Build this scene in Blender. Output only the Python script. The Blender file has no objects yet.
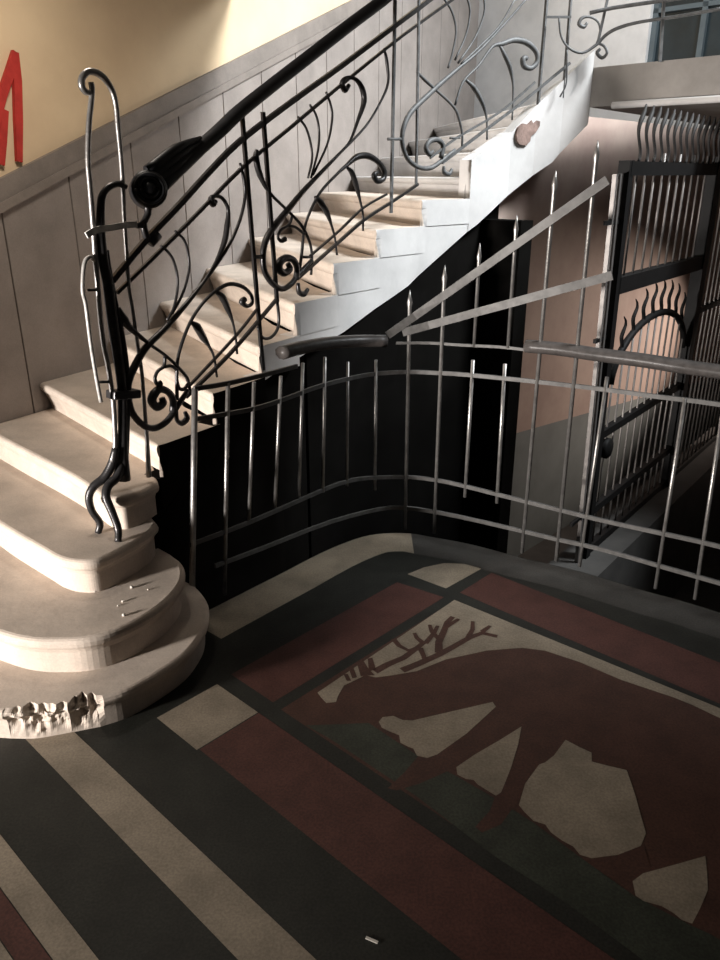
import bpy, math, random, json
from mathutils import Vector, Matrix, noise

# ---------------------------------------------------------------- camera, world, light, exposure
S = bpy.context.scene
COL = S.collection
cam_d = bpy.data.cameras.new('camera')
cam_d.sensor_fit = 'VERTICAL'
cam_d.sensor_height = 36.0
cam_d.lens = 765.0 / 960.0 * 36.0
cam_d.clip_start = 0.05
cam = bpy.data.objects.new('camera', cam_d)
COL.objects.link(cam)
cam.location = (0, 0, 1.8)
cam.rotation_euler = (math.radians(90 - 21.8), 0, 0)
S.camera = cam

wd = bpy.data.worlds.new('world')
S.world = wd
wd.use_nodes = True
wd.node_tree.nodes['Background'].inputs[0].default_value = (0.9, 0.95, 1.0, 1)
wd.node_tree.nodes['Background'].inputs[1].default_value = 0.02

S.view_settings.view_transform = 'Standard'
S.view_settings.look = 'None'
S.view_settings.gamma = 1
S.view_settings.use_curve_mapping = False
S.view_settings.exposure = 0.0


def area(name, loc, target, sx, sy, power, col, spread=180):
    d = bpy.data.lights.new(name, 'AREA')
    d.shape = 'RECTANGLE'
    d.size, d.size_y = sx, sy
    d.energy = power
    d.color = col
    d.spread = math.radians(spread)
    o = bpy.data.objects.new(name, d)
    COL.objects.link(o)
    o.location = loc
    o.rotation_euler = (Vector(target) - Vector(loc)).to_track_quat('-Z', 'Y').to_euler()
    return o


area('doorway_daylight', (-5.35, -0.75, 0.95), (-0.9, 2.75, 0.8), 0.5, 0.5, 118, (1.0, 0.94, 0.89), 66)
area('stairwell_window', (4.5, 3.4, 6.6), (0.2, 5.25, 1.8), 1.6, 1.6, 150, (0.92, 0.97, 1.0), 62)
area('upper_landing_fill', (3.2, 5.7, 4.6), (0.8, 8.0, 2.9), 0.8, 1.0, 88, (0.90, 0.96, 1.0), 110)  # fill light added to brighten the upper back wall
area('hall_fill', (-1.15, 3.45, 2.88), (-1.5, 3.8, 1.5), 0.3, 0.3, 12.5, (1.0, 0.90, 0.78), 170)  # weak fill light added over the stair foot
_l = bpy.data.lights.new('cellar_passage_lamp', 'SPOT')
_l.energy = 650
_l.color = (1.0, 0.82, 0.70)
_l.shadow_soft_size = 0.04
_l.spot_size = math.radians(46)
_l.spot_blend = 1.0
_lo = bpy.data.objects.new('cellar_passage_lamp', _l)
COL.objects.link(_lo)
_lo.location = (5.33, 8.02, 0.6)
_lo.rotation_euler = (Vector((2.10, 6.60, 0.12)) - _lo.location).to_track_quat('-Z', 'Y').to_euler()

# ---------------------------------------------------------------- measured control points (metres)
DATA = json.loads(r'''{"panels":[{"stem":[[[[-0.518,3.575,1.844],[-0.507,3.592,1.776],[-0.507,3.593,1.706],[-0.529,3.558,1.612],[-0.577,3.485,1.504],[-0.67,3.343,1.368],
[-0.784,3.172,1.229],[-0.857,3.074,1.158],[-0.891,3.03,1.107],[-0.92,2.994,1.046],[-0.931,2.98,0.988],[-0.926,2.986,0.903],[-0.898,3.022,0.836],
[-0.862,3.068,0.808],[-0.822,3.12,0.823],[-0.79,3.164,0.867],[-0.746,3.227,0.93]],
[0.005,0.007,0.006,0.006,0.006,0.007,0.01,0.012,0.013,0.013,0.012,0.012,0.012,0.012,0.012,0.011,0.009]]],"leaf_scroll":[[[[-0.67,3.343,1.368],
[-0.625,3.412,1.444],[-0.59,3.465,1.522],[-0.576,3.486,1.591],[-0.569,3.497,1.656],[-0.584,3.474,1.701],[-0.607,3.439,1.714],[-0.624,3.413,1.703],
[-0.619,3.422,1.683],[-0.608,3.438,1.694]],[0.005,0.005,0.009,0.009,0.007,0.007,0.007,0.009,0.01,0.008]],[[[-0.74,3.236,0.927],[-0.746,3.227,0.983],
[-0.772,3.19,1.04],[-0.809,3.138,1.103],[-0.856,3.075,1.166],[-0.904,3.014,1.238],[-0.918,2.996,1.272],[-0.931,2.979,1.321]],
[0.006,0.007,0.006,0.006,0.006,0.009,0.012,0.008]]],"loop":[[[[-0.79,3.164,1.535],[-0.771,3.191,1.509],[-0.755,3.213,1.468],[-0.749,3.223,1.384],
[-0.767,3.196,1.291],[-0.792,3.16,1.243]],0.005],[[[-0.744,3.23,1.587],[-0.719,3.267,1.55],[-0.71,3.281,1.497],[-0.711,3.279,1.429],
[-0.736,3.242,1.341],[-0.775,3.184,1.264]],0.005]],"arch":[[[[-0.784,3.172,0.901],[-0.776,3.184,1.029],[-0.761,3.206,1.11],[-0.722,3.263,1.213],
[-0.675,3.335,1.285],[-0.625,3.412,1.329],[-0.578,3.483,1.346],[-0.532,3.555,1.323],[-0.503,3.598,1.281],[-0.501,3.601,1.244],[-0.521,3.571,1.235],
[-0.539,3.544,1.258],[-0.527,3.562,1.268]],[0.007,0.006,0.006,0.006,0.006,0.007,0.008,0.008,0.007,0.007,0.008,0.01,0.009]]],
"dropper":[[[[-0.632,3.402,1.327],[-0.609,3.436,1.296],[-0.594,3.459,1.249],[-0.576,3.487,1.172],[-0.569,3.498,1.093],[-0.568,3.499,1.028]],
[0.006,0.011,0.01,0.005,0.005,0.005]],[[[-0.718,3.268,1.216],[-0.7,3.296,1.19],[-0.683,3.322,1.141],[-0.666,3.35,1.096],[-0.651,3.372,1.042],
[-0.646,3.38,0.949]],[0.006,0.012,0.011,0.006,0.005,0.005]]],"spiral":[[[[-0.801,3.149,0.854],[-0.797,3.154,0.906],[-0.81,3.136,0.946],
[-0.834,3.104,0.967],[-0.854,3.078,0.953],[-0.863,3.067,0.926],[-0.849,3.084,0.895],[-0.829,3.11,0.905],[-0.831,3.108,0.927]],
[0.011,0.01,0.01,0.011,0.013,0.013,0.012,0.011,0.009]],[[[-0.809,3.138,1.099],[-0.815,3.13,1.059],[-0.835,3.103,1.044],[-0.846,3.088,1.018],
[-0.842,3.094,0.991],[-0.829,3.11,0.991]],[0.006,0.006,0.006,0.006,0.007,0.009]],[[[-0.815,3.129,1.055],[-0.793,3.159,1.052],[-0.776,3.184,1.029]],
0.006],[[[-0.779,3.18,0.986],[-0.775,3.186,0.95],[-0.759,3.208,0.939],[-0.745,3.229,0.956]],[0.006,0.007,0.007,0.006]],[[[-0.79,3.163,0.859],
[-0.79,3.163,0.814],[-0.775,3.185,0.793],[-0.757,3.21,0.808],[-0.762,3.203,0.838]],[0.008,0.008,0.009,0.009,0.007]]]},{"stem":[[[[0.123,4.453,2.398],
[0.139,4.472,2.337],[0.146,4.479,2.241],[0.104,4.432,2.144],[0.026,4.342,2.025],[-0.101,4.186,1.898],[-0.257,3.973,1.742],[-0.333,3.861,1.654],
[-0.406,3.749,1.566],[-0.44,3.696,1.504],[-0.45,3.68,1.438],[-0.445,3.688,1.374],[-0.419,3.728,1.318],[-0.379,3.791,1.282],[-0.339,3.851,1.298],
[-0.307,3.9,1.335],[-0.242,3.994,1.397]],[0.005,0.008,0.006,0.005,0.005,0.006,0.01,0.012,0.013,0.013,0.012,0.012,0.012,0.012,0.012,0.011,0.009]]],
"leaf_scroll":[[[[-0.101,4.186,1.898],[-0.051,4.249,1.956],[-0.01,4.299,2.055],[0.02,4.336,2.141],[0.01,4.323,2.203],[-0.025,4.281,2.24],
[-0.069,4.227,2.238],[-0.088,4.202,2.21],[-0.074,4.22,2.185],[-0.054,4.245,2.209]],[0.005,0.005,0.008,0.01,0.01,0.008,0.008,0.01,0.01,0.008]],
[[[-0.248,3.985,1.325],[-0.242,3.995,1.412],[-0.25,3.984,1.48],[-0.279,3.941,1.554],[-0.321,3.879,1.613],[-0.412,3.739,1.719],[-0.447,3.684,1.796],
[-0.459,3.666,1.866],[-0.454,3.673,1.898]],[0.006,0.006,0.006,0.007,0.006,0.006,0.009,0.01,0.007]]],"loop":[[[[-0.288,3.928,2.046],
[-0.255,3.976,2.002],[-0.235,4.004,1.929],[-0.232,4.008,1.863],[-0.252,3.981,1.782]],0.005],[[[-0.236,4.003,2.102],[-0.21,4.039,2.062],
[-0.198,4.056,1.997],[-0.204,4.048,1.908],[-0.238,4.0,1.782]],0.005],[[[-0.163,4.104,2.166],[-0.141,4.133,2.107],[-0.137,4.138,2.046],
[-0.162,4.105,1.933],[-0.229,4.013,1.796]],0.005]],"arch":[[[[-0.303,3.907,1.339],[-0.287,3.93,1.442],[-0.276,3.946,1.531],[-0.256,3.975,1.604],
[-0.199,4.055,1.713],[-0.116,4.166,1.8],[-0.066,4.23,1.843],[-0.016,4.293,1.882],[0.042,4.361,1.888],[0.096,4.423,1.86],[0.13,4.461,1.815],
[0.125,4.455,1.775],[0.091,4.418,1.765],[0.075,4.399,1.795],[0.097,4.424,1.81]],
[0.007,0.007,0.006,0.006,0.006,0.006,0.008,0.011,0.011,0.01,0.01,0.01,0.01,0.01,0.008]]],"dropper":[[[[-0.067,4.23,1.833],[-0.041,4.261,1.805],
[-0.021,4.286,1.747],[0.0,4.311,1.672],[0.016,4.33,1.596],[0.016,4.331,1.515]],[0.006,0.01,0.01,0.006,0.005,0.005]],[[[-0.222,4.023,1.695],
[-0.195,4.061,1.666],[-0.167,4.098,1.617],[-0.148,4.124,1.562],[-0.13,4.149,1.492],[-0.121,4.161,1.406]],[0.006,0.011,0.01,0.006,0.005,0.005]]],
"spiral":[[[[-0.317,3.885,1.313],[-0.311,3.894,1.369],[-0.327,3.87,1.41],[-0.357,3.824,1.424],[-0.383,3.785,1.409],[-0.388,3.776,1.378],
[-0.368,3.808,1.355],[-0.342,3.848,1.37],[-0.349,3.836,1.395]],[0.011,0.01,0.011,0.012,0.013,0.013,0.012,0.011,0.009]],[[[-0.326,3.872,1.609],
[-0.34,3.851,1.574],[-0.374,3.799,1.554],[-0.387,3.778,1.524],[-0.375,3.796,1.505],[-0.358,3.822,1.512]],[0.006,0.006,0.006,0.006,0.008,0.009]],
[[[-0.344,3.844,1.569],[-0.314,3.889,1.562],[-0.28,3.94,1.531]],0.006],[[[-0.489,3.621,1.448],[-0.45,3.68,1.443]],0.008],[[[-0.287,3.929,1.418],
[-0.251,3.982,1.413]],0.006],[[[-0.308,3.898,1.297],[-0.305,3.903,1.252],[-0.283,3.936,1.237],[-0.264,3.963,1.258]],
[0.008,0.009,0.01,0.008]]]},{"stem":[[[[0.984,5.212,2.763],[0.863,5.14,2.634],[0.692,5.013,2.464],[0.568,4.909,2.365],[0.448,4.796,2.268],
[0.359,4.709,2.19],[0.278,4.625,2.114],[0.24,4.583,2.043],[0.23,4.572,1.963],[0.261,4.606,1.883],[0.328,4.677,1.837],[0.403,4.753,1.832],
[0.465,4.813,1.865],[0.559,4.901,1.931]],[0.005,0.005,0.006,0.008,0.011,0.012,0.012,0.012,0.011,0.011,0.011,0.011,0.011,0.009]]],
"leaf_scroll":[[[[0.605,4.941,1.943],[0.6,4.937,2.024],[0.562,4.903,2.128],[0.514,4.86,2.177],[0.437,4.786,2.227],[0.356,4.706,2.278],
[0.308,4.656,2.312]],[0.006,0.006,0.007,0.006,0.006,0.008,0.006]],[[[0.906,5.167,2.755],[0.813,5.105,2.603],[0.69,5.012,2.484],[0.574,4.914,2.38]],
0.005]],"loop":[[[[0.447,4.796,2.686],[0.505,4.851,2.625],[0.534,4.878,2.534],[0.515,4.86,2.419],[0.493,4.84,2.352]],0.005],[[[0.593,4.931,2.711],
[0.616,4.951,2.642],[0.597,4.935,2.528],[0.535,4.879,2.396]],0.005],[[[0.7,5.02,2.727],[0.705,5.024,2.645],[0.655,4.984,2.52],[0.555,4.897,2.383]],
0.005]],"arch":[[[[0.547,4.889,2.169],[0.592,4.93,2.291],[0.684,5.007,2.381],[0.769,5.073,2.487],[0.833,5.119,2.509],[0.911,5.17,2.536],
[0.999,5.219,2.528],[1.064,5.253,2.485],[1.075,5.259,2.432],[1.038,5.239,2.397],[0.99,5.215,2.405],[0.98,5.21,2.442],[1.006,5.223,2.449]],
[0.006,0.006,0.006,0.007,0.009,0.011,0.011,0.01,0.01,0.01,0.011,0.011,0.009]]],"dropper":[[[[0.821,5.111,2.497],[0.858,5.136,2.449],
[0.897,5.161,2.389],[0.924,5.178,2.305],[0.931,5.182,2.218],[0.934,5.184,2.108]],[0.006,0.009,0.009,0.006,0.005,0.005]],[[[0.61,4.946,2.303],
[0.665,4.992,2.266],[0.722,5.037,2.196],[0.754,5.062,2.128],[0.766,5.07,2.058],[0.77,5.074,1.992]],[0.006,0.01,0.009,0.006,0.005,0.005]]],
"spiral":[[[[0.47,4.818,1.886],[0.48,4.828,1.951],[0.447,4.796,1.981],[0.397,4.747,1.974],[0.374,4.724,1.937],[0.394,4.744,1.906],
[0.418,4.768,1.922]],[0.01,0.01,0.01,0.01,0.01,0.01,0.008]],[[[0.15,4.484,1.974],[0.235,4.578,1.978]],0.007],[[[0.491,4.838,1.844],[0.493,4.84,1.811],
[0.526,4.87,1.8],[0.544,4.887,1.828]],[0.007,0.009,0.009,0.007]],[[[0.523,4.868,1.994],[0.588,4.927,1.997]],0.005]]}],
"rails":{"top_rail":[[[[-0.939,2.97,1.424],[-0.835,3.103,1.558],[-0.722,3.262,1.688],[-0.621,3.418,1.812],[-0.514,3.582,1.931],[-0.32,3.882,2.101],
[-0.097,4.191,2.282],[0.101,4.429,2.444],[0.316,4.664,2.616],[0.429,4.778,2.701]],0.011],[[[-0.929,2.982,1.378],[-0.794,3.158,1.516],
[-0.662,3.355,1.658],[-0.508,3.591,1.828],[-0.323,3.877,1.997],[-0.098,4.19,2.2],[0.17,4.506,2.428],[0.318,4.667,2.544],[0.502,4.848,2.682],
[0.609,4.945,2.756]],0.007]],"bottom_rail":[[[[-0.738,3.238,0.949],[-0.572,3.493,1.108],[-0.479,3.636,1.216]],0.006],[[[-0.755,3.214,0.902],
[-0.662,3.356,0.978],[-0.563,3.507,1.068],[-0.405,3.749,1.236]],0.008],[[[-0.251,3.982,1.418],[-0.104,4.182,1.529],[0.016,4.33,1.632],
[0.148,4.482,1.698]],0.006],[[[-0.312,3.892,1.317],[-0.105,4.181,1.475],[0.027,4.343,1.575],[0.166,4.502,1.651],[0.331,4.68,1.747]],0.008],
[[[0.401,4.751,1.885],[0.575,4.915,2.002],[0.848,5.129,2.149],[1.072,5.257,2.323]],0.006],[[[0.478,4.825,1.86],[0.72,5.036,2.023],[0.981,5.21,2.199],
[1.291,5.319,2.434]],0.008]]},"posts":[[[-0.502,3.6,2.033],[-0.471,3.648,0.916],0.008],[[-0.426,3.717,2.053],[-0.401,3.755,1.225],0.008],
[[0.178,4.515,2.621],[0.173,4.509,1.598],0.007],[[0.309,4.657,2.647],[0.319,4.667,1.742],0.006],[[1.108,5.274,2.779],[1.105,5.273,2.192],0.008],
[[1.26,5.316,2.787],[1.266,5.316,2.24],0.007]],"post_hook":[[-0.401,3.756,1.235],[-0.396,3.764,1.147],[-0.406,3.748,1.091],[-0.437,3.701,1.062],
[-0.469,3.651,1.076],[-0.483,3.63,1.128]],"handrail":[[-0.782,3.174,1.757],[-0.72,3.266,1.822],[-0.648,3.377,1.898],[-0.576,3.486,1.973],
[-0.508,3.59,2.048],[-0.376,3.795,2.174],[-0.227,4.016,2.311],[-0.063,4.235,2.458],[0.115,4.444,2.608],[0.23,4.572,2.706]],
"volute":[-0.812,3.134,1.743],"landing_scroll":[[[[1.182,5.239,2.661],[1.204,5.242,2.568],[1.26,5.248,2.505],[1.343,5.256,2.48],[1.425,5.265,2.523],
[1.478,5.262,2.576],[1.531,5.21,2.604],[1.627,5.116,2.62],[1.795,4.951,2.623],[1.97,4.779,2.632]],
[0.006,0.006,0.007,0.008,0.009,0.01,0.01,0.009,0.009,0.009]],[[[1.425,5.265,2.523],[1.443,5.267,2.587],[1.423,5.265,2.644],[1.371,5.259,2.669],
[1.323,5.254,2.663],[1.308,5.253,2.632],[1.34,5.256,2.617],[1.356,5.258,2.638]],[0.006,0.006,0.006,0.007,0.01,0.012,0.011,0.009]],
[[[1.43,5.266,2.534],[1.474,5.266,2.518],[1.492,5.248,2.479],[1.471,5.269,2.455],[1.437,5.266,2.481],[1.453,5.268,2.503]],
[0.007,0.008,0.009,0.01,0.011,0.009]],[[[1.248,5.246,2.494],[1.259,5.248,2.388],[1.261,5.248,2.306],[1.23,5.245,2.24]],0.005]],
"landing_rail":[[1.369,5.259,2.69],[1.498,5.243,2.713],[1.703,5.041,2.712],[1.864,4.882,2.711],[1.979,4.77,2.709]],
"landing_post":[[[1.469,5.27,2.774],[1.436,5.266,2.54],0.007],[[1.719,5.025,2.714],[1.736,5.009,2.402],0.008],[[1.097,5.23,2.664],[1.255,5.247,2.667],
0.006]],"newel":{"arch_bar":[[[-0.936,2.973,2.062],[-0.949,2.958,2.064],[-0.957,2.948,2.081],[-0.954,2.951,2.106],[-0.938,2.971,2.127],
[-0.916,2.999,2.127],[-0.897,3.023,2.11],[-0.882,3.042,2.077],[-0.876,3.05,2.03],[-0.877,3.049,1.958],[-0.878,3.047,1.848],[-0.882,3.043,1.745],
[-0.886,3.037,1.657],[-0.891,3.031,1.502],[-0.894,3.027,1.394],[-0.89,3.032,1.305],[-0.887,3.036,1.158],[-0.884,3.04,1.051],[-0.886,3.036,0.939],
[-0.89,3.031,0.768],[-0.897,3.023,0.605]],
[0.008,0.011,0.012,0.012,0.012,0.012,0.012,0.011,0.01,0.01,0.009,0.009,0.009,0.009,0.008,0.008,0.008,0.008,0.008,0.009,0.012]],
"side_bar":[[[-0.933,2.977,2.096],[-0.934,2.976,2.062],[-0.951,2.955,1.96],[-0.964,2.938,1.846],[-0.967,2.934,1.757],[-0.973,2.927,1.586],
[-0.977,2.922,1.48],[-0.983,2.914,1.238],[-0.978,2.921,1.112],[-0.976,2.924,0.971],[-0.981,2.917,0.849],[-0.987,2.91,0.779],[-1.001,2.893,0.721]],
0.01],"column":[[[-0.873,3.054,1.755],[-0.893,3.028,1.766],[-0.918,2.996,1.756],[-0.936,2.974,1.732],[-0.945,2.963,1.695],[-0.955,2.95,1.584],
[-0.955,2.949,1.485],[-0.951,2.955,1.418],[-0.95,2.956,1.272],[-0.947,2.96,1.143],[-0.946,2.961,1.014],[-0.954,2.95,0.88],[-0.965,2.937,0.757],
[-0.973,2.928,0.629]],[0.01,0.011,0.012,0.013,0.014,0.017,0.018,0.019,0.02,0.019,0.018,0.019,0.02,0.026]],"column2":[[[-0.945,2.962,1.537],
[-0.943,2.965,1.446],[-0.935,2.975,1.314],[-0.927,2.985,1.177],[-0.929,2.982,1.008],[-0.946,2.96,0.835],[-0.963,2.939,0.669]],0.011],
"side_loop":[[[-0.978,2.921,1.502],[-0.989,2.906,1.518],[-1.004,2.888,1.502],[-1.013,2.877,1.457],[-1.019,2.869,1.397],[-1.016,2.874,1.349],
[-1.016,2.872,1.227],[-1.015,2.875,1.131],[-1.012,2.878,1.036],[-1.009,2.881,0.975]],0.008],"tie":[[[[-1.005,2.886,1.402],[-0.977,2.922,1.397]],
0.006],[[[-1.013,2.877,1.056],[-0.978,2.921,1.045]],0.006]],"strap":[[[-0.998,2.896,1.595],[-0.973,2.927,1.611],[-0.928,2.984,1.617],
[-0.895,3.026,1.622],[-0.861,3.069,1.623]],0.01],"bracket":[[[[-0.861,3.068,1.62],[-0.842,3.094,1.618],[-0.819,3.125,1.657],[-0.818,3.126,1.707]],
[0.008,0.014,0.014,0.02]],[[[-0.835,3.103,1.629],[-0.831,3.109,1.577],[-0.815,3.129,1.549]],[0.014,0.014,0.01]],[[[-0.821,3.121,1.55],
[-0.796,3.156,1.577]],0.02]],"collar":[[-0.982,2.915,0.994],[-0.905,3.013,0.975]],"foot":[[[[-0.984,2.913,0.774],[-1.004,2.9,0.71],
[-1.038,2.883,0.656],[-1.075,2.863,0.629],[-1.097,2.849,0.586],[-1.091,2.845,0.526],[-1.067,2.848,0.471],[-1.077,2.839,0.43]],
[0.012,0.014,0.014,0.013,0.012,0.011,0.011,0.01]],[[[-0.972,2.928,0.708],[-0.989,2.894,0.656],[-1.016,2.855,0.632],[-1.019,2.825,0.596],
[-0.996,2.805,0.54],[-0.973,2.784,0.474],[-0.97,2.756,0.43]],[0.014,0.015,0.014,0.013,0.012,0.011,0.01]]]},"well":{"rail":[[[[-0.674,3.021,0.99],
[-0.569,3.143,0.979],[-0.44,3.292,0.976],[-0.29,3.47,0.978]],0.009],[[[-0.675,3.019,0.863],[-0.576,3.135,0.849],[-0.457,3.272,0.836],
[-0.324,3.43,0.842],[-0.178,3.591,0.856],[0.035,3.752,0.866],[0.227,3.781,0.874],[0.398,3.73,0.881],[0.539,3.67,0.886],[0.8,3.515,0.896],
[1.081,3.352,0.901],[1.295,3.198,0.907],[1.524,3.04,0.913]],0.009],[[[-0.732,2.953,0.318],[-0.509,3.212,0.306],[-0.188,3.582,0.313],
[-0.078,3.682,0.316],[0.037,3.753,0.31],[0.25,3.78,0.305],[0.394,3.731,0.308],[0.519,3.679,0.301],[0.8,3.515,0.286],[1.143,3.311,0.271],
[1.366,3.146,0.282],[1.608,2.975,0.287]],0.009],[[[-0.651,3.047,0.165],[-0.462,3.266,0.145],[-0.156,3.613,0.12],[0.108,3.774,0.122],
[0.254,3.78,0.125],[0.4,3.728,0.125],[0.577,3.652,0.119],[0.821,3.502,0.121],[0.968,3.418,0.118],[1.157,3.301,0.122],[1.385,3.133,0.119],
[1.631,2.957,0.114]],0.009],[[[0.179,3.782,1.02],[0.345,3.754,1.026],[0.486,3.693,1.029],[0.664,3.604,1.038],[0.81,3.509,1.04]],0.006]],
"handrail":[[[-0.354,3.394,1.055],[-0.276,3.488,1.058],[-0.143,3.625,1.053],[0.0,3.735,1.04],[0.129,3.778,1.031]],[[0.772,3.533,1.058],
[0.909,3.45,1.061],[1.066,3.361,1.054],[1.21,3.262,1.054],[1.344,3.161,1.051],[1.522,3.042,1.047]]],"bar":[[[-0.671,3.024,0.989],[-0.746,2.936,0.096],
0.011,0],[[-0.558,3.155,0.98],[-0.625,3.078,0.097],0.008,0],[[-0.463,3.264,0.956],[-0.512,3.208,0.318],0.007,0],[[-0.358,3.39,0.951],
[-0.405,3.334,0.328],0.007,0],[[-0.265,3.5,0.985],[-0.3,3.459,0.326],0.007,0],[[-0.167,3.603,0.99],[-0.188,3.582,0.302],0.007,0],
[[-0.059,3.696,0.945],[-0.068,3.69,0.291],0.006,0],[[0.08,3.768,0.938],[0.08,3.768,0.236],0.007,0],[[0.242,3.781,1.279],[0.246,3.78,-0.006],0.008,1],
[[0.401,3.728,1.401],[0.4,3.729,0.0],0.008,1],[[0.551,3.665,1.506],[0.55,3.665,1.025],0.007,1],[[0.549,3.666,0.961],[0.547,3.667,0.238],0.008,0],
[[0.696,3.584,1.631],[0.698,3.582,1.038],0.007,1],[[0.69,3.587,0.96],[0.699,3.582,0.241],0.008,0],[[0.83,3.496,1.816],[0.829,3.497,-0.001],0.008,1],
[[0.972,3.416,1.929],[0.983,3.41,-0.007],0.008,1],[[1.102,3.339,0.959],[1.084,3.35,0.025],0.007,0],[[1.377,3.138,0.919],[1.382,3.135,-0.009],0.007,0],
[[1.505,3.054,0.917],[1.527,3.037,-0.026],0.007,0]],"brace":[[[0.138,3.779,1.061],[0.271,3.777,1.156],[0.396,3.73,1.256],[0.516,3.68,1.353],
[0.629,3.625,1.446],[0.733,3.559,1.535],[0.832,3.495,1.62],[0.928,3.44,1.701],[1.019,3.389,1.777]],[[0.213,3.782,1.075],[0.338,3.757,1.115],
[0.458,3.705,1.158],[0.574,3.654,1.201],[0.683,3.592,1.243],[0.786,3.524,1.286],[0.886,3.463,1.326],[0.983,3.41,1.363],
[1.075,3.356,1.4]]]},"Sedge":[[-1.35,2.45],[-1.274,2.546],[-1.197,2.644],[-1.121,2.739],[-1.05,2.83],[-0.982,2.915],[-0.918,2.997],[-0.856,3.075],
[-0.8,3.15],[-0.75,3.221],[-0.705,3.289],[-0.663,3.354],[-0.62,3.42],[-0.577,3.486],[-0.534,3.551],[-0.492,3.615],[-0.45,3.68],[-0.408,3.745],
[-0.366,3.81],[-0.324,3.875],[-0.28,3.94],[-0.234,4.005],[-0.188,4.071],[-0.139,4.136],[-0.09,4.2],[-0.041,4.262],[0.009,4.323],[0.062,4.384],
[0.12,4.45],[0.185,4.522],[0.254,4.599],[0.327,4.676],[0.4,4.75],[0.474,4.821],[0.549,4.891],[0.625,4.958],[0.7,5.02],[0.775,5.077],[0.85,5.131],
[0.925,5.179],[1.0,5.22],[1.068,5.255],[1.131,5.284],[1.204,5.306],[1.3,5.32],[1.429,5.323],[1.581,5.317],[1.743,5.308],[1.9,5.3]],
"Wedge":[[-1.2,2.4],[-1.096,2.523],[-0.988,2.65],[-0.882,2.776],[-0.784,2.891],[-0.7,2.99],[-0.634,3.067],[-0.582,3.127],[-0.539,3.178],
[-0.497,3.226],[-0.45,3.28],[-0.398,3.341],[-0.345,3.406],[-0.292,3.469],[-0.24,3.528],[-0.19,3.58],[-0.143,3.625],[-0.099,3.664],[-0.056,3.698],
[-0.013,3.727],[0.03,3.75],[0.075,3.766],[0.12,3.776],[0.166,3.781],[0.209,3.782],[0.25,3.78],[0.287,3.774],[0.32,3.764],[0.352,3.75],[0.385,3.735],
[0.42,3.72],[0.458,3.705],[0.497,3.689],[0.537,3.671],[0.578,3.652],[0.62,3.63],[0.662,3.605],[0.705,3.578],[0.748,3.549],[0.793,3.519],[0.84,3.49],
[0.889,3.461],[0.941,3.433],[0.994,3.403],[1.047,3.373],[1.1,3.34],[1.153,3.304],[1.207,3.264],[1.261,3.224],[1.312,3.185],[1.36,3.15],[1.395,3.126],
[1.419,3.112],[1.444,3.097],[1.484,3.07],[1.55,3.02],[1.651,2.941],[1.777,2.84],[1.918,2.727],[2.063,2.61],[2.2,2.5]],
"mosaic":{"cream_top":[[-1.729,1.612],[-1.758,2.504],[-0.599,2.548],[-0.259,2.553],[-0.233,2.448],[-0.579,2.492],[-0.68,2.498],[-0.748,2.494],
[-0.938,2.461],[-1.107,2.458],[-1.25,2.433],[-1.33,2.386],[-1.423,2.271],[-1.507,2.109],[-1.543,1.969],[-1.593,1.887],[-1.632,1.83],[-1.672,1.813],
[-1.68,1.75],[-1.687,1.71],[-1.659,1.65],[-1.64,1.621],[-1.662,1.592],[-1.7,1.602]],"antler":[[[-1.66,1.855],[-1.654,1.923],[-1.637,2.004],
[-1.641,2.089],[-1.646,2.141]],[[-1.755,2.075],[-1.704,2.053],[-1.655,2.054],[-1.641,2.1]],[[-1.641,2.135],[-1.689,2.148],[-1.719,2.169]],
[[-1.587,1.933],[-1.567,2.016],[-1.546,2.122],[-1.538,2.197],[-1.529,2.298],[-1.51,2.364],[-1.449,2.386]],[[-1.555,2.125],[-1.601,2.184],
[-1.634,2.26],[-1.667,2.328],[-1.677,2.383]],[[-1.608,2.201],[-1.67,2.226],[-1.711,2.262]],[[-1.649,2.295],[-1.647,2.385]],[[-1.631,2.099],
[-1.584,2.064],[-1.561,2.042]],[[-1.533,2.295],[-1.555,2.359],[-1.592,2.412]],[[-1.515,2.371],[-1.516,2.433]],[[-1.636,2.14],[-1.658,2.226],
[-1.68,2.279]]],"ear":[[[-1.68,1.796],[-1.741,1.841],[-1.746,1.88],[-1.687,1.85],[-1.645,1.838]],[[-1.693,1.763],[-1.744,1.797],[-1.736,1.815],
[-1.685,1.781]],[[-1.699,1.738],[-1.739,1.76],[-1.726,1.772],[-1.686,1.75]],[[-1.677,1.839],[-1.738,1.899],[-1.729,1.917],[-1.667,1.869]]],
"legs_cream":[[[-1.453,1.647],[-1.459,1.675],[-1.436,1.706],[-1.397,1.712],[-1.371,1.732],[-1.221,2.014],[-1.197,2.0],[-1.19,1.81],[-1.201,1.658],
[-1.215,1.622],[-1.247,1.607],[-1.277,1.625],[-1.294,1.62],[-1.327,1.617],[-1.355,1.643],[-1.395,1.634],[-1.425,1.631]],[[-1.119,1.654],
[-1.109,1.744],[-1.089,1.853],[-1.071,1.971],[-1.031,1.886],[-0.988,1.776],[-0.951,1.661],[-0.955,1.638],[-0.994,1.638],[-1.023,1.638],[-1.044,1.646],
[-1.066,1.632],[-1.096,1.629]],[[-0.924,2.015],[-0.87,2.015],[-0.829,2.018],[-0.809,1.98],[-0.757,2.0],[-0.707,2.022],[-0.67,1.976],[-0.636,1.933],
[-0.592,1.872],[-0.551,1.817],[-0.542,1.762],[-0.576,1.688],[-0.625,1.626],[-0.655,1.614],[-0.683,1.627],[-0.716,1.624],[-0.756,1.628],[-0.784,1.643],
[-0.817,1.631],[-0.857,1.643],[-0.882,1.654],[-0.891,1.678],[-0.916,1.745],[-0.928,1.85],[-0.919,1.87],[-0.914,1.919]],[[-0.507,1.633],[-0.497,1.677],
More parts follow.
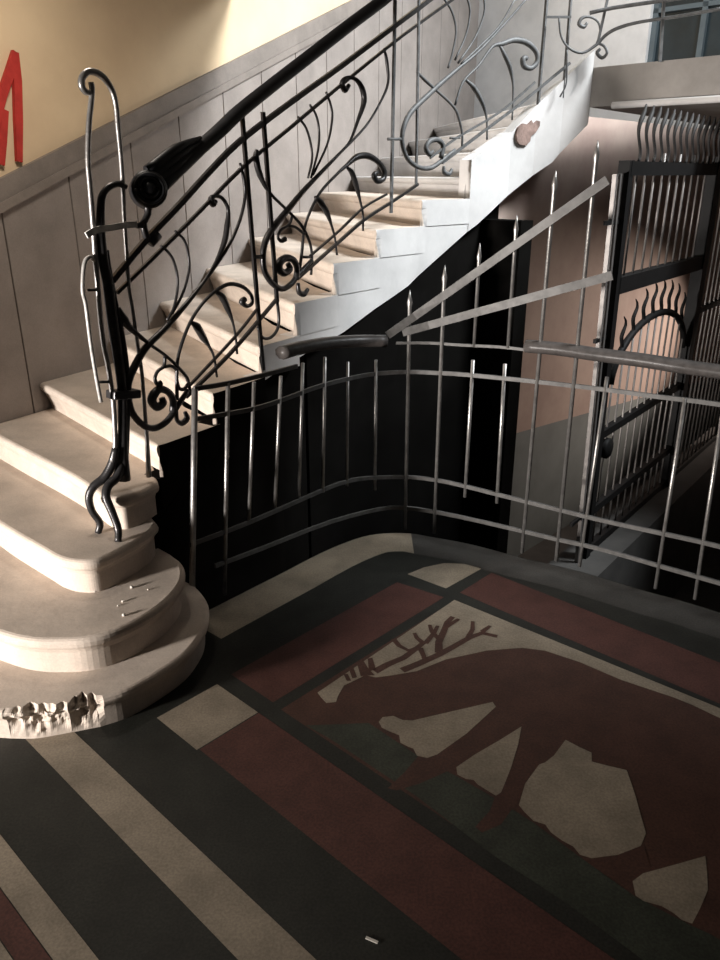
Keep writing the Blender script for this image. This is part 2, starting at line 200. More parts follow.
[-0.447,1.761],[-0.393,1.854],[-0.369,1.802],[-0.346,1.746],[-0.34,1.675],[-0.338,1.616],[-0.361,1.608],[-0.386,1.613],[-0.417,1.612],[-0.457,1.594],
[-0.481,1.595]]],"green":[[-1.627,1.458],[-1.474,1.618],[-1.237,1.609],[-1.091,1.622],[-0.948,1.628],[-0.813,1.625],[-0.651,1.607],[-0.48,1.592],
[-0.336,1.609],[-0.244,1.629],[-0.037,1.645],[0.19,1.648],[0.218,1.442],[0.017,1.424],[-0.15,1.43],[-0.385,1.434],[-0.6,1.448],[-0.837,1.444],
[-1.133,1.467],[-1.384,1.468],[-1.521,1.467]],"legs":[[[-1.244,1.618],[-1.208,1.682],[-1.191,1.809],[-1.122,1.763],[-1.119,1.654],[-1.141,1.579],
[-1.161,1.515],[-1.196,1.442],[-1.222,1.431],[-1.228,1.523]],[[-0.959,1.644],[-0.976,1.716],[-0.984,1.816],[-0.935,1.826],[-0.916,1.738],
[-0.89,1.669],[-0.888,1.614],[-0.88,1.554],[-0.904,1.489],[-0.931,1.493],[-0.934,1.573]],[[-0.655,1.614],[-0.578,1.692],[-0.536,1.771],[-0.493,1.712],
[-0.505,1.636],[-0.542,1.601],[-0.614,1.604]],[[-0.338,1.616],[-0.343,1.7],[-0.274,1.718],[-0.224,1.653],
[-0.269,1.619]]]},"debris":[[-0.834,2.635,0.28],[-0.907,2.544,0.28],[-0.874,2.444,0.28],[-0.917,2.514,0.28],[-1.038,2.619,0.28],[-0.902,2.65,0.28]],
"sliver":[[0.015,1.371,0.0],[0.045,1.357,0.0]],"graffiti":[[[-1.816,4.026,1.863],[-1.781,4.09,1.999],[-1.742,4.163,2.158],[-1.71,4.221,2.264],
[-1.687,4.263,2.356]],[[-1.687,4.263,2.356],[-1.693,4.252,2.232],[-1.707,4.226,2.051],[-1.723,4.197,1.857]],[[-1.74,4.166,2.092],[-1.761,4.127,1.956],
[-1.775,4.102,1.842]]]}''')
TH = math.radians(46.85)
E1 = Vector((math.sin(TH), -math.cos(TH), 0))
E2 = Vector((math.cos(TH), math.sin(TH), 0))


def uv(u, v, z=0.0):
    return (E1.x * u + E2.x * v, E1.y * u + E2.y * v, z)


# ---------------------------------------------------------------- materials
def mat(name, col, rough=0.6, metal=0.0, var=0.25, scale=6.0, bump=0.0, bscale=40.0, col2=None, spec=0.3, fine=0.0):
    m = bpy.data.materials.new(name)
    m.use_nodes = True
    nt = m.node_tree
    b = nt.nodes['Principled BSDF']
    b.inputs['Roughness'].default_value = rough
    b.inputs['Metallic'].default_value = metal
    b.inputs['Specular IOR Level'].default_value = spec
    tc = nt.nodes.new('ShaderNodeTexCoord')
    n = nt.nodes.new('ShaderNodeTexNoise')
    n.inputs['Scale'].default_value = scale
    n.inputs['Detail'].default_value = 8
    n.inputs['Roughness'].default_value = 0.62
    nt.links.new(tc.outputs['Object'], n.inputs['Vector'])
    r = nt.nodes.new('ShaderNodeValToRGB')
    nt.links.new(n.outputs['Fac'], r.inputs['Fac'])
    lo = col2 if col2 else tuple(c * (1 - var) for c in col)
    r.color_ramp.elements[0].position = 0.33
    r.color_ramp.elements[0].color = (*lo, 1)
    r.color_ramp.elements[1].position = 0.62
    r.color_ramp.elements[1].color = (*col, 1)
    last = r.outputs['Color']
    if fine > 0:
        v = nt.nodes.new('ShaderNodeTexNoise')
        v.inputs['Scale'].default_value = 130
        v.inputs['Detail'].default_value = 3
        nt.links.new(tc.outputs['Object'], v.inputs['Vector'])
        rr = nt.nodes.new('ShaderNodeMapRange')
        rr.inputs[1].default_value = 0.35
        rr.inputs[2].default_value = 0.65
        rr.inputs[3].default_value = 1 - fine
        rr.inputs[4].default_value = 1 + fine
        nt.links.new(v.outputs['Fac'], rr.inputs[0])
        mx = nt.nodes.new('ShaderNodeVectorMath')
        mx.operation = 'SCALE'
        nt.links.new(last, mx.inputs[0])
        nt.links.new(rr.outputs[0], mx.inputs['Scale'])
        last = mx.outputs[0]
    nt.links.new(last, b.inputs['Base Color'])
    if bump > 0:
        n2 = nt.nodes.new('ShaderNodeTexNoise')
        n2.inputs['Scale'].default_value = bscale
        n2.inputs['Detail'].default_value = 6
        nt.links.new(tc.outputs['Object'], n2.inputs['Vector'])
        bp = nt.nodes.new('ShaderNodeBump')
        bp.inputs['Strength'].default_value = bump
        bp.inputs['Distance'].default_value = 0.01
        nt.links.new(n2.outputs['Fac'], bp.inputs['Height'])
        nt.links.new(bp.outputs['Normal'], b.inputs['Normal'])
    return m


M = {
    'stone': mat('worn_cream_stone', (0.60, 0.51, 0.43), 0.75, var=0.22, scale=5, bump=0.08, bscale=40, fine=0.06),
    'plaster': mat('pale_plaster', (0.62, 0.60, 0.585), 0.85, var=0.18, scale=3, bump=0.2, bscale=14),
    'plaster_shade': mat('shade_toned_plaster', (0.34, 0.315, 0.29), 0.85, var=0.3, scale=3, bump=0.2, bscale=14),  # plaster darkened to carry the landing fascia's shade in its colour
    'ceil': mat('low_bounce_plaster', (0.16, 0.145, 0.125), 0.9, var=0.3, scale=2),  # darkened so the hall surfaces bounce less light
    'yellow': mat('yellow_paint', (0.78, 0.605, 0.40), 0.8, var=0.16, scale=1.6, bump=0.15, bscale=10, col2=(0.69, 0.52, 0.34)),
    'dado': mat('grey_marble', (0.285, 0.248, 0.225), 0.5, var=0.25, scale=3, fine=0.05),
    'dadotrim': mat('grey_marble_trim', (0.25, 0.215, 0.19), 0.5, var=0.25, scale=5, fine=0.05),
    'iron': mat('dark_wrought_iron', (0.055, 0.052, 0.052), 0.34, metal=0.55, var=0.4, scale=30, bump=0.1, bscale=120),
    'lit_iron': mat('lit_tone_grey_iron', (0.12, 0.12, 0.12), 0.55, metal=0.1, var=0.4, scale=30),  # paler iron: the light on the upper balustrade put into its colour
    'flat': mat('dull_grey_flat_iron', (0.115, 0.11, 0.105), 0.5, metal=0.2, var=0.35, scale=25),
    'strap': mat('pale_galvanised_strap', (0.80, 0.79, 0.75), 0.5, metal=0.0, var=0.3, scale=30),
    'bare': mat('highlight_pale_iron', (0.50, 0.48, 0.45), 0.4, metal=0.2, var=0.4, scale=40),  # pale iron that stands in for a bright highlight
    'bars': mat('grey_painted_iron', (0.42, 0.40, 0.38), 0.36, metal=0.75, var=0.35, scale=25, bump=0.1, bscale=90),
    'wood': mat('black_lacquered_wood', (0.018, 0.018, 0.020), 0.42, var=0.4, scale=20),
    'rail': mat('dark_handrail_wood', (0.09, 0.08, 0.075), 0.38, var=0.4, scale=30),
    'gate': mat('black_iron', (0.010, 0.0095, 0.0095), 0.6, metal=0.0, spec=0.12, var=0.3, scale=20),
    'gatebar': mat('grey_cage_iron', (0.20, 0.185, 0.175), 0.45, metal=0.4, var=0.3, scale=20),
    'crest': mat('dull_dark_iron', (0.035, 0.033, 0.032), 0.65, metal=0.0, var=0.3, scale=20),
    'cream': mat('cream_terrazzo', (0.27, 0.222, 0.165), 0.5, var=0.4, scale=4, fine=0.14),
    'black': mat('black_terrazzo', (0.020, 0.020, 0.016), 0.5, var=0.4, scale=7, fine=0.3),
    'red': mat('oxblood_terrazzo', (0.080, 0.032, 0.025), 0.5, var=0.3, scale=8, fine=0.22),
    'brown': mat('brown_terrazzo', (0.066, 0.030, 0.021), 0.5, var=0.3, scale=8, fine=0.2),
    'green': mat('green_terrazzo', (0.040, 0.044, 0.032), 0.45, var=0.4, scale=8, fine=0.25),
    'grey': mat('shaded_cream_terrazzo', (0.045, 0.041, 0.036), 0.55, var=0.3, scale=8, fine=0.2),
    'dark': mat('shade_black_plaster', (0.007, 0.0065, 0.006), 0.9, spec=0.0, var=0.3, scale=4, bump=0.2, bscale=12),  # near-black that paints in the darkness under and beside the stair
    'salmon': mat('salmon_paint', (0.50, 0.385, 0.33), 0.8, var=0.22, scale=2.5, col2=(0.40, 0.29, 0.25)),
    'teal': mat('grey_teal_paint', (0.19, 0.215, 0.215), 0.7, var=0.2, scale=3),
    'concrete': mat('dark_concrete', (0.09, 0.085, 0.08), 0.9, var=0.3, scale=4),
    'brick': mat('bare_brick', (0.29, 0.20, 0.17), 0.9, var=0.5, scale=16, bump=0.6, bscale=30),
    'paint': mat('red_spray_paint', (0.55, 0.045, 0.035), 0.6, var=0.3, scale=10),
    'glass': mat('dusky_blue_glass', (0.016, 0.026, 0.032), 0.3, var=0.5, scale=2),
    'frame': mat('grey_blue_frame', (0.09, 0.11, 0.12), 0.6, var=0.2, scale=5),
    'white': mat('chalk_white', (0.6, 0.56, 0.5), 0.8, var=0.1),
}


# ---------------------------------------------------------------- mesh helpers
class MB:
    def __init__(self):
        self.v, self.f, self.fm, self.sm = [], [], [], []

    def add(self, vs, fs, mi=0, smooth=False):
        o = len(self.v)
        self.v += [tuple(p) for p in vs]
        for f in fs:
            self.f.append(tuple(i + o for i in f))
            self.fm.append(mi)
            self.sm.append(smooth)

    def tube(self, pts, r, n=8, sub=3, flat=None, ref=None, smooth=True):
        """pts 3D, r radius or list; flat=(a,b) scales cross-section along/perp to ref."""
        P = [Vector(p) for p in pts]
        R = list(r) if isinstance(r, (list, tuple)) else [r] * len(P)
        if sub > 1 and len(P) > 2:
            Q, RR = [], []
            for i in range(len(P) - 1):
                a = P[i - 1] if i else P[0] * 2 - P[1]
                b, c = P[i], P[i + 1]
                d = P[i + 2] if i + 2 < len(P) else c * 2 - b
                for k in range(sub):
                    t = k / sub
                    Q.append(0.5 * ((2 * b) + (c - a) * t + (2 * a - 5 * b + 4 * c - d) * t * t + (3 * b - a - 3 * c + d) * t ** 3))
                    RR.append(R[i] * (1 - t) + R[i + 1] * t)
            Q.append(P[-1])
            RR.append(R[-1])
            P, R = Q, RR
        T = []
        for i in range(len(P)):
            t = (P[min(i + 1, len(P) - 1)] - P[max(i - 1, 0)])
            T.append(t.normalized() if t.length > 1e-9 else Vector((0, 0, 1)))
        if ref is None:
            up = Vector((0, 0, 1)) if abs(T[0].z) < 0.9 else Vector((1, 0, 0))
        else:
            up = Vector(ref)
        nrm = (up - T[0] * up.dot(T[0])).normalized()
        vs, fs = [], []
        fa, fb = flat if flat else (1, 1)
        for i, p in enumerate(P):
            if ref is not None:
                q = Vector(ref) - T[i] * Vector(ref).dot(T[i])
                if q.length > 1e-4:
                    nrm = q.normalized()
            else:
                nrm = (nrm - T[i] * nrm.dot(T[i])).normalized()
            bi = T[i].cross(nrm)
            for k in range(n):
                a = 2 * math.pi * (k + 0.5) / n
                vs.append(p + nrm * (math.cos(a) * R[i] * fa) + bi * (math.sin(a) * R[i] * fb))
        for i in range(len(P) - 1):
            for k in range(n):
                k2 = (k + 1) % n
                fs.append((i * n + k, i * n + k2, (i + 1) * n + k2, (i + 1) * n + k))
        fs.append(tuple(range(n - 1, -1, -1)))
        m = (len(P) - 1) * n
        fs.append(tuple(range(m, m + n)))
        self.add(vs, fs, 0, smooth)
        return self

    def bar(self, a, b, w, h=None, ref=None):
        """square section bar; half sizes w,h"""
        h = h or w
        k = math.sqrt(2)
        return self.tube([a, b], 1.0, n=4, sub=1, flat=(w * k, h * k), ref=ref, smooth=False)

    def prism(self, poly, z0, z1, mi=0):
        n = len(poly)
        vs = [(p[0], p[1], z0) for p in poly] + [(p[0], p[1], z1) for p in poly]
        fs = [tuple(range(n - 1, -1, -1)), tuple(range(n, 2 * n))]
        fs += [(i, (i + 1) % n, n + (i + 1) % n, n + i) for i in range(n)]
        self.add(vs, fs, mi)
        return self

    def box(self, c, sx, sy, sz, rz=0.0):
        ca, sa = math.cos(rz), math.sin(rz)
        vs = []
        for x in (-sx, sx):
            for y in (-sy, sy):
                for z in (-sz, sz):
                    vs.append((c[0] + x * ca - y * sa, c[1] + x * sa + y * ca, c[2] + z))
        self.add(vs, [(0, 1, 3, 2), (4, 6, 7, 5), (0, 4, 5, 1), (2, 3, 7, 6), (0, 2, 6, 4), (1, 5, 7, 3)])
        return self

    def ball(self, c, r, sz=1.0, nu=10, nv=6):
        vs, fs = [(c[0], c[1], c[2] + r * sz)], []
        for j in range(1, nv):
            for i in range(nu):
                a, t = 2 * math.pi * i / nu, math.pi * j / nv
                vs.append((c[0] + r * math.sin(t) * math.cos(a), c[1] + r * math.sin(t) * math.sin(a), c[2] + r * sz * math.cos(t)))
        vs.append((c[0], c[1], c[2] - r * sz))
        for i in range(nu):
            fs.append((0, 1 + i, 1 + (i + 1) % nu))
            for j in range(nv - 2):
                o = 1 + j * nu
                fs.append((o + i, o + nu + i, o + nu + (i + 1) % nu, o + (i + 1) % nu))
            o = 1 + (nv - 2) * nu
            fs.append((len(vs) - 1, o + (i + 1) % nu, o + i))
        self.add(vs, fs, 0, True)
        return self

    def build(self, name, mats, parent=None, bevel=0.0, recalc=True):
        me = bpy.data.meshes.new(name)
        me.from_pydata(self.v, [], self.f)
        for m in (mats if isinstance(mats, (list, tuple)) else [mats]):
            me.materials.append(m)
        for p, mi, s in zip(me.polygons, self.fm, self.sm):
            p.material_index = mi
            p.use_smooth = s
        me.update()
        if recalc:
            import bmesh
            bm = bmesh.new()
            bm.from_mesh(me)
            bmesh.ops.recalc_face_normals(bm, faces=bm.faces)
            bm.to_mesh(me)
            bm.free()
        o = bpy.data.objects.new(name, me)
        COL.objects.link(o)
        if parent is not None:
            o.parent = parent
            o.matrix_parent_inverse = Matrix.Translation(parent.location).inverted()
        if bevel:
            b = o.modifiers.new('bevel', 'BEVEL')
            b.width = bevel
            b.segments = 2
            b.limit_method = 'ANGLE'
        return o


def thing(name, loc, label, cat, group=None):
    o = bpy.data.objects.new(name, None)
    o.empty_display_size = 0.1
    COL.objects.link(o)
    o.location = loc
    o['label'], o['category'] = label, cat
    if group:
        o['group'] = group
    return o


def tag(o, label, cat, group=None):
    o['label'], o['category'] = label, cat
    if group:
        o['group'] = group
    return o


def struct(o):
    o['kind'] = 'structure'
    return o


random.seed(4)

# ---------------------------------------------------------------- the room
SE = [Vector((*p, 0)) for p in DATA['Sedge']]     # plan line of the inner string
WE = [Vector((*p, 0)) for p in DATA['Wedge']]     # plan line of the well railing


def offset(poly, d):
    out = []
    for i, p in enumerate(poly):
        t = (poly[min(i + 1, len(poly) - 1)] - poly[max(i - 1, 0)]).normalized()
        out.append(p + Vector((t.y, -t.x, 0)) * d)
    return out


# floor slab with the stag mosaic (the inlays are flush tiles of the same floor)
lip = [p for p in offset(WE, 0.05) if p.x > -0.80]     # edge of the well opening, hall side
fl_poly = [(-0.80, 3.00)] + [(p.x, p.y) for p in lip] + [(3.0, 1.8), (4.6, 0.4), (3.4, -3.2), (-3.4, -3.4), (-6.6, -1.2), (-2.9, 2.1), (-2.5, 2.85), (-2.05, 3.6), (-1.7, 3.6)]
mb = MB()
mb.prism(fl_poly, -0.25, 0.0, 0)


def inlay(pts, layer, mi):
    mb.add([uv(u, v, 0.0004 * layer) for u, v in pts], [tuple(range(len(pts)))], mi)


def stroke(pts, w, layer, mi):
    P = [Vector((u, v, 0)) for u, v in pts]
    L, R = [], []
    for i, p in enumerate(P):
        t = (P[min(i + 1, len(P) - 1)] - P[max(i - 1, 0)]).normalized()
        n = Vector((-t.y, t.x, 0)) * (w * (1.0 - 0.35 * i / max(1, len(P) - 1)))
        L.append(p + n)
        R.append(p - n)
    vs = [uv(p.x, p.y, 0.0004 * layer) for p in L + R]
    n = len(P)
    mb.add(vs, [(i, i + 1, n + i + 1, n + i) for i in range(n - 1)], mi)


CR, RD, BR, GR, BK = 1, 2, 3, 4, 0
# border strip of cream that follows the well
o1 = [p for p in offset(WE, 0.055) if p.x > -0.75]
o2 = [p for p in offset(WE, 0.27) if p.x > -0.62]
mb.add([(p.x, p.y, 0.0004) for p in o1 + o2[::-1]], [tuple(range(len(o1) + len(o2)))], 5)  # grey stands for the cream border lying in shade
lft = [p for p in o1 if p.x < 0.28]
lf2 = [p for p in o2 if p.x < 0.30]
mb.add([(p.x, p.y, 0.0008) for p in lft + lf2[::-1]], [tuple(range(len(lft) + len(lf2)))], CR)
inlay([(-6.0, 0.752), (3.5, 0.752), (3.5, 0.884), (-6.0, 0.884)], 1, CR)
inlay([(-6.0, 0.440), (3.5, 0.440), (3.5, 0.517), (-6.0, 0.517)], 1, CR)
inlay([(-6.0, 0.375), (3.5, 0.375), (3.5, 0.437), (-6.0, 0.437)], 1, RD)
inlay([(-6.0, 0.24), (3.5, 0.24), (3.5, 0.372), (-6.0, 0.372)], 1, CR)
inlay([(-2.045, 1.122), (-1.805, 1.122), (-1.805, 1.388), (-2.045, 1.388)], 1, CR)
inlay([(-1.800, 1.130), (1.6, 1.130), (1.6, 1.388), (-1.800, 1.388)], 1, RD)
inlay([(-2.055, 1.462), (-1.808, 1.462), (-1.808, 2.49), (-2.055, 2.45)], 1, RD)
inlay([(-2.07, 2.545), (-1.85, 2.562), (-1.84, 2.845), (-1.93, 2.82), (-2.01, 2.755), (-2.055, 2.65)], 1, CR)
inlay([(-1.78, 2.575), (1.6, 2.575), (1.6, 2.835), (-1.78, 2.835)], 1, RD)
inlay([(-1.756, 1.455), (1.6, 1.455), (1.6, 2.497), (-1.756, 2.497)], 1, BR)
MO = DATA['mosaic']
inlay(MO['green'], 2, GR)
for p in MO['legs']:
    inlay(p, 2.5, BR)
inlay(MO['cream_top'], 3, CR)
for p in MO['legs_cream']:
    inlay(p, 3, CR)
for i, p in enumerate(MO['antler']):
    stroke(p, 0.017 if len(p) > 4 else 0.012, 4 + 0.3 * i, BR)
for p in MO['ear']:
    inlay(p, 4, BR)
floor = struct(mb.build('floor', [M['black'], M['cream'], M['red'], M['brown'], M['green'], M['grey']], recalc=False))

# cellar well below the railing: floor, and the side under the hall
mb = MB()
pit = [(p.x, p.y) for p in lip] + [(3.0, 1.8), (6.6, 4.2), (9.0, 6.2), (5.2, 10.0), (-1.2, 3.7)]
mb.prism(pit, -1.30, -1.20)
struct(mb.build('floor_cellar', M['concrete']))
mb = MB()
inner = [(p.x, p.y) for p in lip] + [(3.0, 1.8)]
outer = [(p.x, p.y) for p in offset(lip, 0.12)] + [(2.92, 1.70)]
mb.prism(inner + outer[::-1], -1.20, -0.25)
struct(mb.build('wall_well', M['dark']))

# left wall that climbs with the stair
W0, WD = Vector((-1.776, 4.1, 0)), Vector((0.48, 0.877, 0)).normalized()
WN = Vector((WD.y, -WD.x, 0))                         # into the room


def wl(t, z, d=0.0):
    p = W0 + WD * t + WN * d
    return (p.x, p.y, z)


T_END = 6.45


def slab(mb, prof, d0, d1):
    """prism: prof is a polygon in (t,z) on the left wall, between offsets d0 and d1"""
    n = len(prof)
    vs = [wl(t, z, d0) for t, z in prof] + [wl(t, z, d1) for t, z in prof]
    fs = [tuple(range(n)), tuple(range(2 * n - 1, n - 1, -1))] + [(i, n + i, n + (i + 1) % n, (i + 1) % n) for i in range(n)]
    mb.add(vs, fs)


mb = MB()
slab(mb, [(-0.46, 0.0), (T_END, 0.0), (T_END, 5.6), (-0.46, 5.6)], -0.25, -0.02)
struct(mb.build('wall_left', M['yellow']))


def dz(t):                                            # top edge of the dado
    return 1.787 + 0.372 * t if t > -0.5 else max(1.2, 1.787 + 0.372 * t)


mb = MB()
js = [-0.46, -0.045, 0.41, 0.90, 1.34, 1.80, 2.25, 2.7, 3.15, 3.6, 4.05, 4.5, 4.95, 5.4, 5.85, T_END]
for a, b in zip(js[:-1], js[1:]):
    slab(mb, [(a + 0.004, max(-0.2, dz(a) - 2.6)), (b - 0.004, max(-0.2, dz(b) - 2.6)), (b - 0.004, dz(b) - 0.12), (a + 0.004, dz(a) - 0.12)], -0.02, 0.0)
struct(mb.build('trim_1', M['dado'], bevel=0.003))
mb = MB()
for a, b in zip(js[:-1], js[1:]):
    slab(mb, [(a, dz(a) - 0.145), (b, dz(b) - 0.145), (b, dz(b) - 0.10), (a, dz(a) - 0.10)], -0.02, 0.022)
    slab(mb, [(a, dz(a) - 0.10), (b, dz(b) - 0.10), (b, dz(b)), (a, dz(a))], -0.02, 0.010)
struct(mb.build('trim_2', M['dadotrim']))

# back wall of the upper landing, with a dusky window
BW = 8.0
mb = MB()
u0, u1 = -6.4, 2.5
w0, w1 = -3.72, -2.90       # window span in u
zb, zt = 2.62, 3.75
for a, b, z0, z1 in ((u0, w0, 2.195, 5.6), (w1, u1, 2.195, 5.6), (w0, w1, 2.195, zb), (w0, w1, zt, 5.6)):
    mb.prism([uv(a, BW)[:2], uv(b, BW)[:2], uv(b, BW + 0.25)[:2], uv(a, BW + 0.25)[:2]], z0, z1)
struct(mb.build('wall_back', M['plaster']))
mb = MB()
mb.prism([uv(-3.3, 10.5)[:2], uv(2.5, 10.5)[:2], uv(2.5, 10.65)[:2], uv(-3.3, 10.65)[:2]], -1.2, 2.18)
struct(mb.build('wall_passage', M['salmon']))
mb = MB()
mb.prism([uv(w0, BW + 0.10)[:2], uv(w1, BW + 0.10)[:2], uv(w1, BW + 0.12)[:2], uv(w0, BW + 0.12)[:2]], zb, zt)
win = struct(mb.build('window_1', M['glass']))
mb = MB()
for u in (w0 + 0.025, (w0 + w1) / 2 + 0.08, w1 - 0.025):
    mb.prism([uv(u - 0.025, BW + 0.05)[:2], uv(u + 0.025, BW + 0.05)[:2], uv(u + 0.025, BW + 0.10)[:2], uv(u - 0.025, BW + 0.10)[:2]], zb, zt)
for z in (zb, zt - 0.05, 3.22):
    mb.prism([uv(w0, BW + 0.05)[:2], uv(w1, BW + 0.05)[:2], uv(w1, BW + 0.10)[:2], uv(w0, BW + 0.10)[:2]], z, z + 0.04)
mb.build('window_frame', M['frame'], win)

# wall under the flight: its lower part grey-teal, its upper part salmon
def vz(v):                                            # underside of the stair along v
    ks = [(1.4, 0.20), (1.9, 0.62), (2.25, 0.84), (2.6, 0.92), (2.97, 0.985), (3.56, 1.18), (4.2, 1.52), (4.71, 1.87), (4.95, 2.185), (12, 2.185)]
    for (a, za), (b, zb_) in zip(ks[:-1], ks[1:]):
        if v <= b:
            return za + (zb_ - za) * max(0, (v - a)) / (b - a)
    return 2.185


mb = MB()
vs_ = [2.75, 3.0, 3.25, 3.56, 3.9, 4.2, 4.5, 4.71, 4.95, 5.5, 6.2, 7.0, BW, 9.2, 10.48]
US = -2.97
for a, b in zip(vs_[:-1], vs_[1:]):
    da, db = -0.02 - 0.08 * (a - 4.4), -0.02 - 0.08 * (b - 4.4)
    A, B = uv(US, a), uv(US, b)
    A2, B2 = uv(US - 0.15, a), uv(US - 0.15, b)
    for (za0, za1, zb0, zb1, mi) in ((-1.2, da, -1.2, db, 1 if a > 4.3 else 2), (da, vz(a), db, vz(b), 0 if a > 4.3 else 2)):  # short of the pier the wall is near-black, shade put into colour
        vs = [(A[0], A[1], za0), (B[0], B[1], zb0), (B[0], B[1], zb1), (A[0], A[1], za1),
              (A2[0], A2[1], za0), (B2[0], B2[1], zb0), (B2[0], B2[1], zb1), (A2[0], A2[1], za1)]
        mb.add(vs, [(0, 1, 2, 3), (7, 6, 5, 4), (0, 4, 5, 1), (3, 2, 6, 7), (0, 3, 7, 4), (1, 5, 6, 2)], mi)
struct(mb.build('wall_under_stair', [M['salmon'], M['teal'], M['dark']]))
# spandrel closing the low end of the flight, blackened for shade, and an added pier that bounds the lit stretch of wall
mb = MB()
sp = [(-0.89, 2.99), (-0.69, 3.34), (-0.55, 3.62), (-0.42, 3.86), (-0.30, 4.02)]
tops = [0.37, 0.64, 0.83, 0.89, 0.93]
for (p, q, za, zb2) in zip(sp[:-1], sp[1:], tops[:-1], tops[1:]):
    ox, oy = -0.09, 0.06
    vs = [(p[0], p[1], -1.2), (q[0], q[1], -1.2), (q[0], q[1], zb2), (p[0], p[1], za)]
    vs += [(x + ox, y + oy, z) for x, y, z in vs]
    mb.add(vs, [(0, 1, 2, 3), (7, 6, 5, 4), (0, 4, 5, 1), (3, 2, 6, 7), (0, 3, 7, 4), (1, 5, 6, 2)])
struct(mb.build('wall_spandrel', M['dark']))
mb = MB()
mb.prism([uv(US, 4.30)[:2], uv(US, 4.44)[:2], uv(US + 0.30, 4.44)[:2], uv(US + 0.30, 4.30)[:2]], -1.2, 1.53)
struct(mb.build('wall_added_pier', M['dark']))  # pier added to end the lit stretch sharply

# hall enclosure outside the frame: ceiling over the hall, front wall with the street doorway, right wall
mb = MB()
mb.prism([uv(-4.8, 3.72)[:2], uv(4.2, 3.72)[:2], (4.6, -2.5), (-3.0, -3.4), (-6.6, -1.2)], 2.95, 3.2)
struct(mb.build('ceiling', M['ceil']))
mb = MB()
J = Vector((-3.30, -0.30, 0))
jd = Vector((0.63, -0.78, 0))
q = J + jd * 3.6
mb.prism([J[:2], q[:2], (q.x - 0.16, q.y - 0.12), (J.x - 0.16, J.y - 0.12)], -0.0, 3.4)
struct(mb.build('wall_front', M['ceil']))
mb = MB()
mb.prism([(3.9, -2.6), (4.05, -2.6), (4.05, 1.1), (3.9, 1.1)], 0.0, 3.4)
struct(mb.build('wall_right', M['ceil']))
mb = MB()
a, b = Vector(uv(2.3, 2.6)), Vector(uv(2.3, 10.48))
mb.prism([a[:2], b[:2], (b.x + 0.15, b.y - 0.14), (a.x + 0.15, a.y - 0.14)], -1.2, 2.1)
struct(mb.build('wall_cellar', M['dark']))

# ---------------------------------------------------------------- staircase
stair = thing('staircase', (-0.9, 2.4, 0), 'worn cream stone staircase with rounded lower steps rising past the iron balustrade', 'staircase')
NS = {5: (-0.86, 3.06), 6: (-0.67, 3.34), 7: (-0.488, 3.622), 8: (-0.333, 3.861), 9: (-0.146, 4.127), 10: (0.082, 4.407),
      11: (0.352, 4.702), 12: (0.67, 4.996), 13: (0.934, 5.184), 14: (1.10, 5.265), 15: (1.27, 5.315), 16: (1.44, 5.335)}
NW = {4: -0.37, 5: 0.02, 6: 0.56, 7: 1.02, 8: 1.50, 9: 2.0, 10: 2.5, 11: 3.0, 12: 3.55, 13: 4.1, 14: 4.7, 15: 5.3, 16: 5.9}
Z = {0: 0.0, 1: 0.13, 2: 0.28, 3: 0.43, 4: 0.58, 5: 0.73, 6: 0.88, 7: 1.035, 8: 1.20, 9: 1.365, 10: 1.515, 11: 1.66, 12: 1.78, 13: 1.94, 14: 2.10, 15: 2.25, 16: 2.41}


def smooth2(pts, sub=5):
    P = [Vector((p[0], p[1], 0)) for p in pts]
    Q = []
    for i in range(len(P) - 1):
        a = P[i - 1] if i else P[0] * 2 - P[1]
        b, c = P[i], P[i + 1]
        d = P[i + 2] if i + 2 < len(P) else c * 2 - b
        for k in range(sub):
            t = k / sub
            Q.append(0.5 * ((2 * b) + (c - a) * t + (2 * a - 5 * b + 4 * c - d) * t * t + (3 * b - a - 3 * c + d) * t ** 3))
    Q.append(P[-1])
    return Q


PROFS = [(0.0, -0.046), (0.15, -0.044), (0.32, -0.036), (0.48, -0.026), (0.62, -0.020), (0.70, -0.006), (0.78, 0.001), (0.88, 0.004), (0.95, -0.001), (0.985, -0.008), (1.0, -0.016)]
PROFC = [(0.0, -0.022), (0.12, -0.022), (0.24, -0.022), (0.36, -0.022), (0.46, -0.022), (0.55, -0.021), (0.63, -0.018), (0.70, -0.008), (0.76, -0.001), (0.82, 0.002), (0.88, 0.003), (0.95, -0.002), (0.985, -0.009), (1.0, -0.018)]
PROF = [(0.0, -0.022), (0.55, -0.022), (0.66, -0.016), (0.72, -0.004), (0.78, 0.001), (0.88, 0.003), (0.95, -0.002), (0.985, -0.009), (1.0, -0.018)]


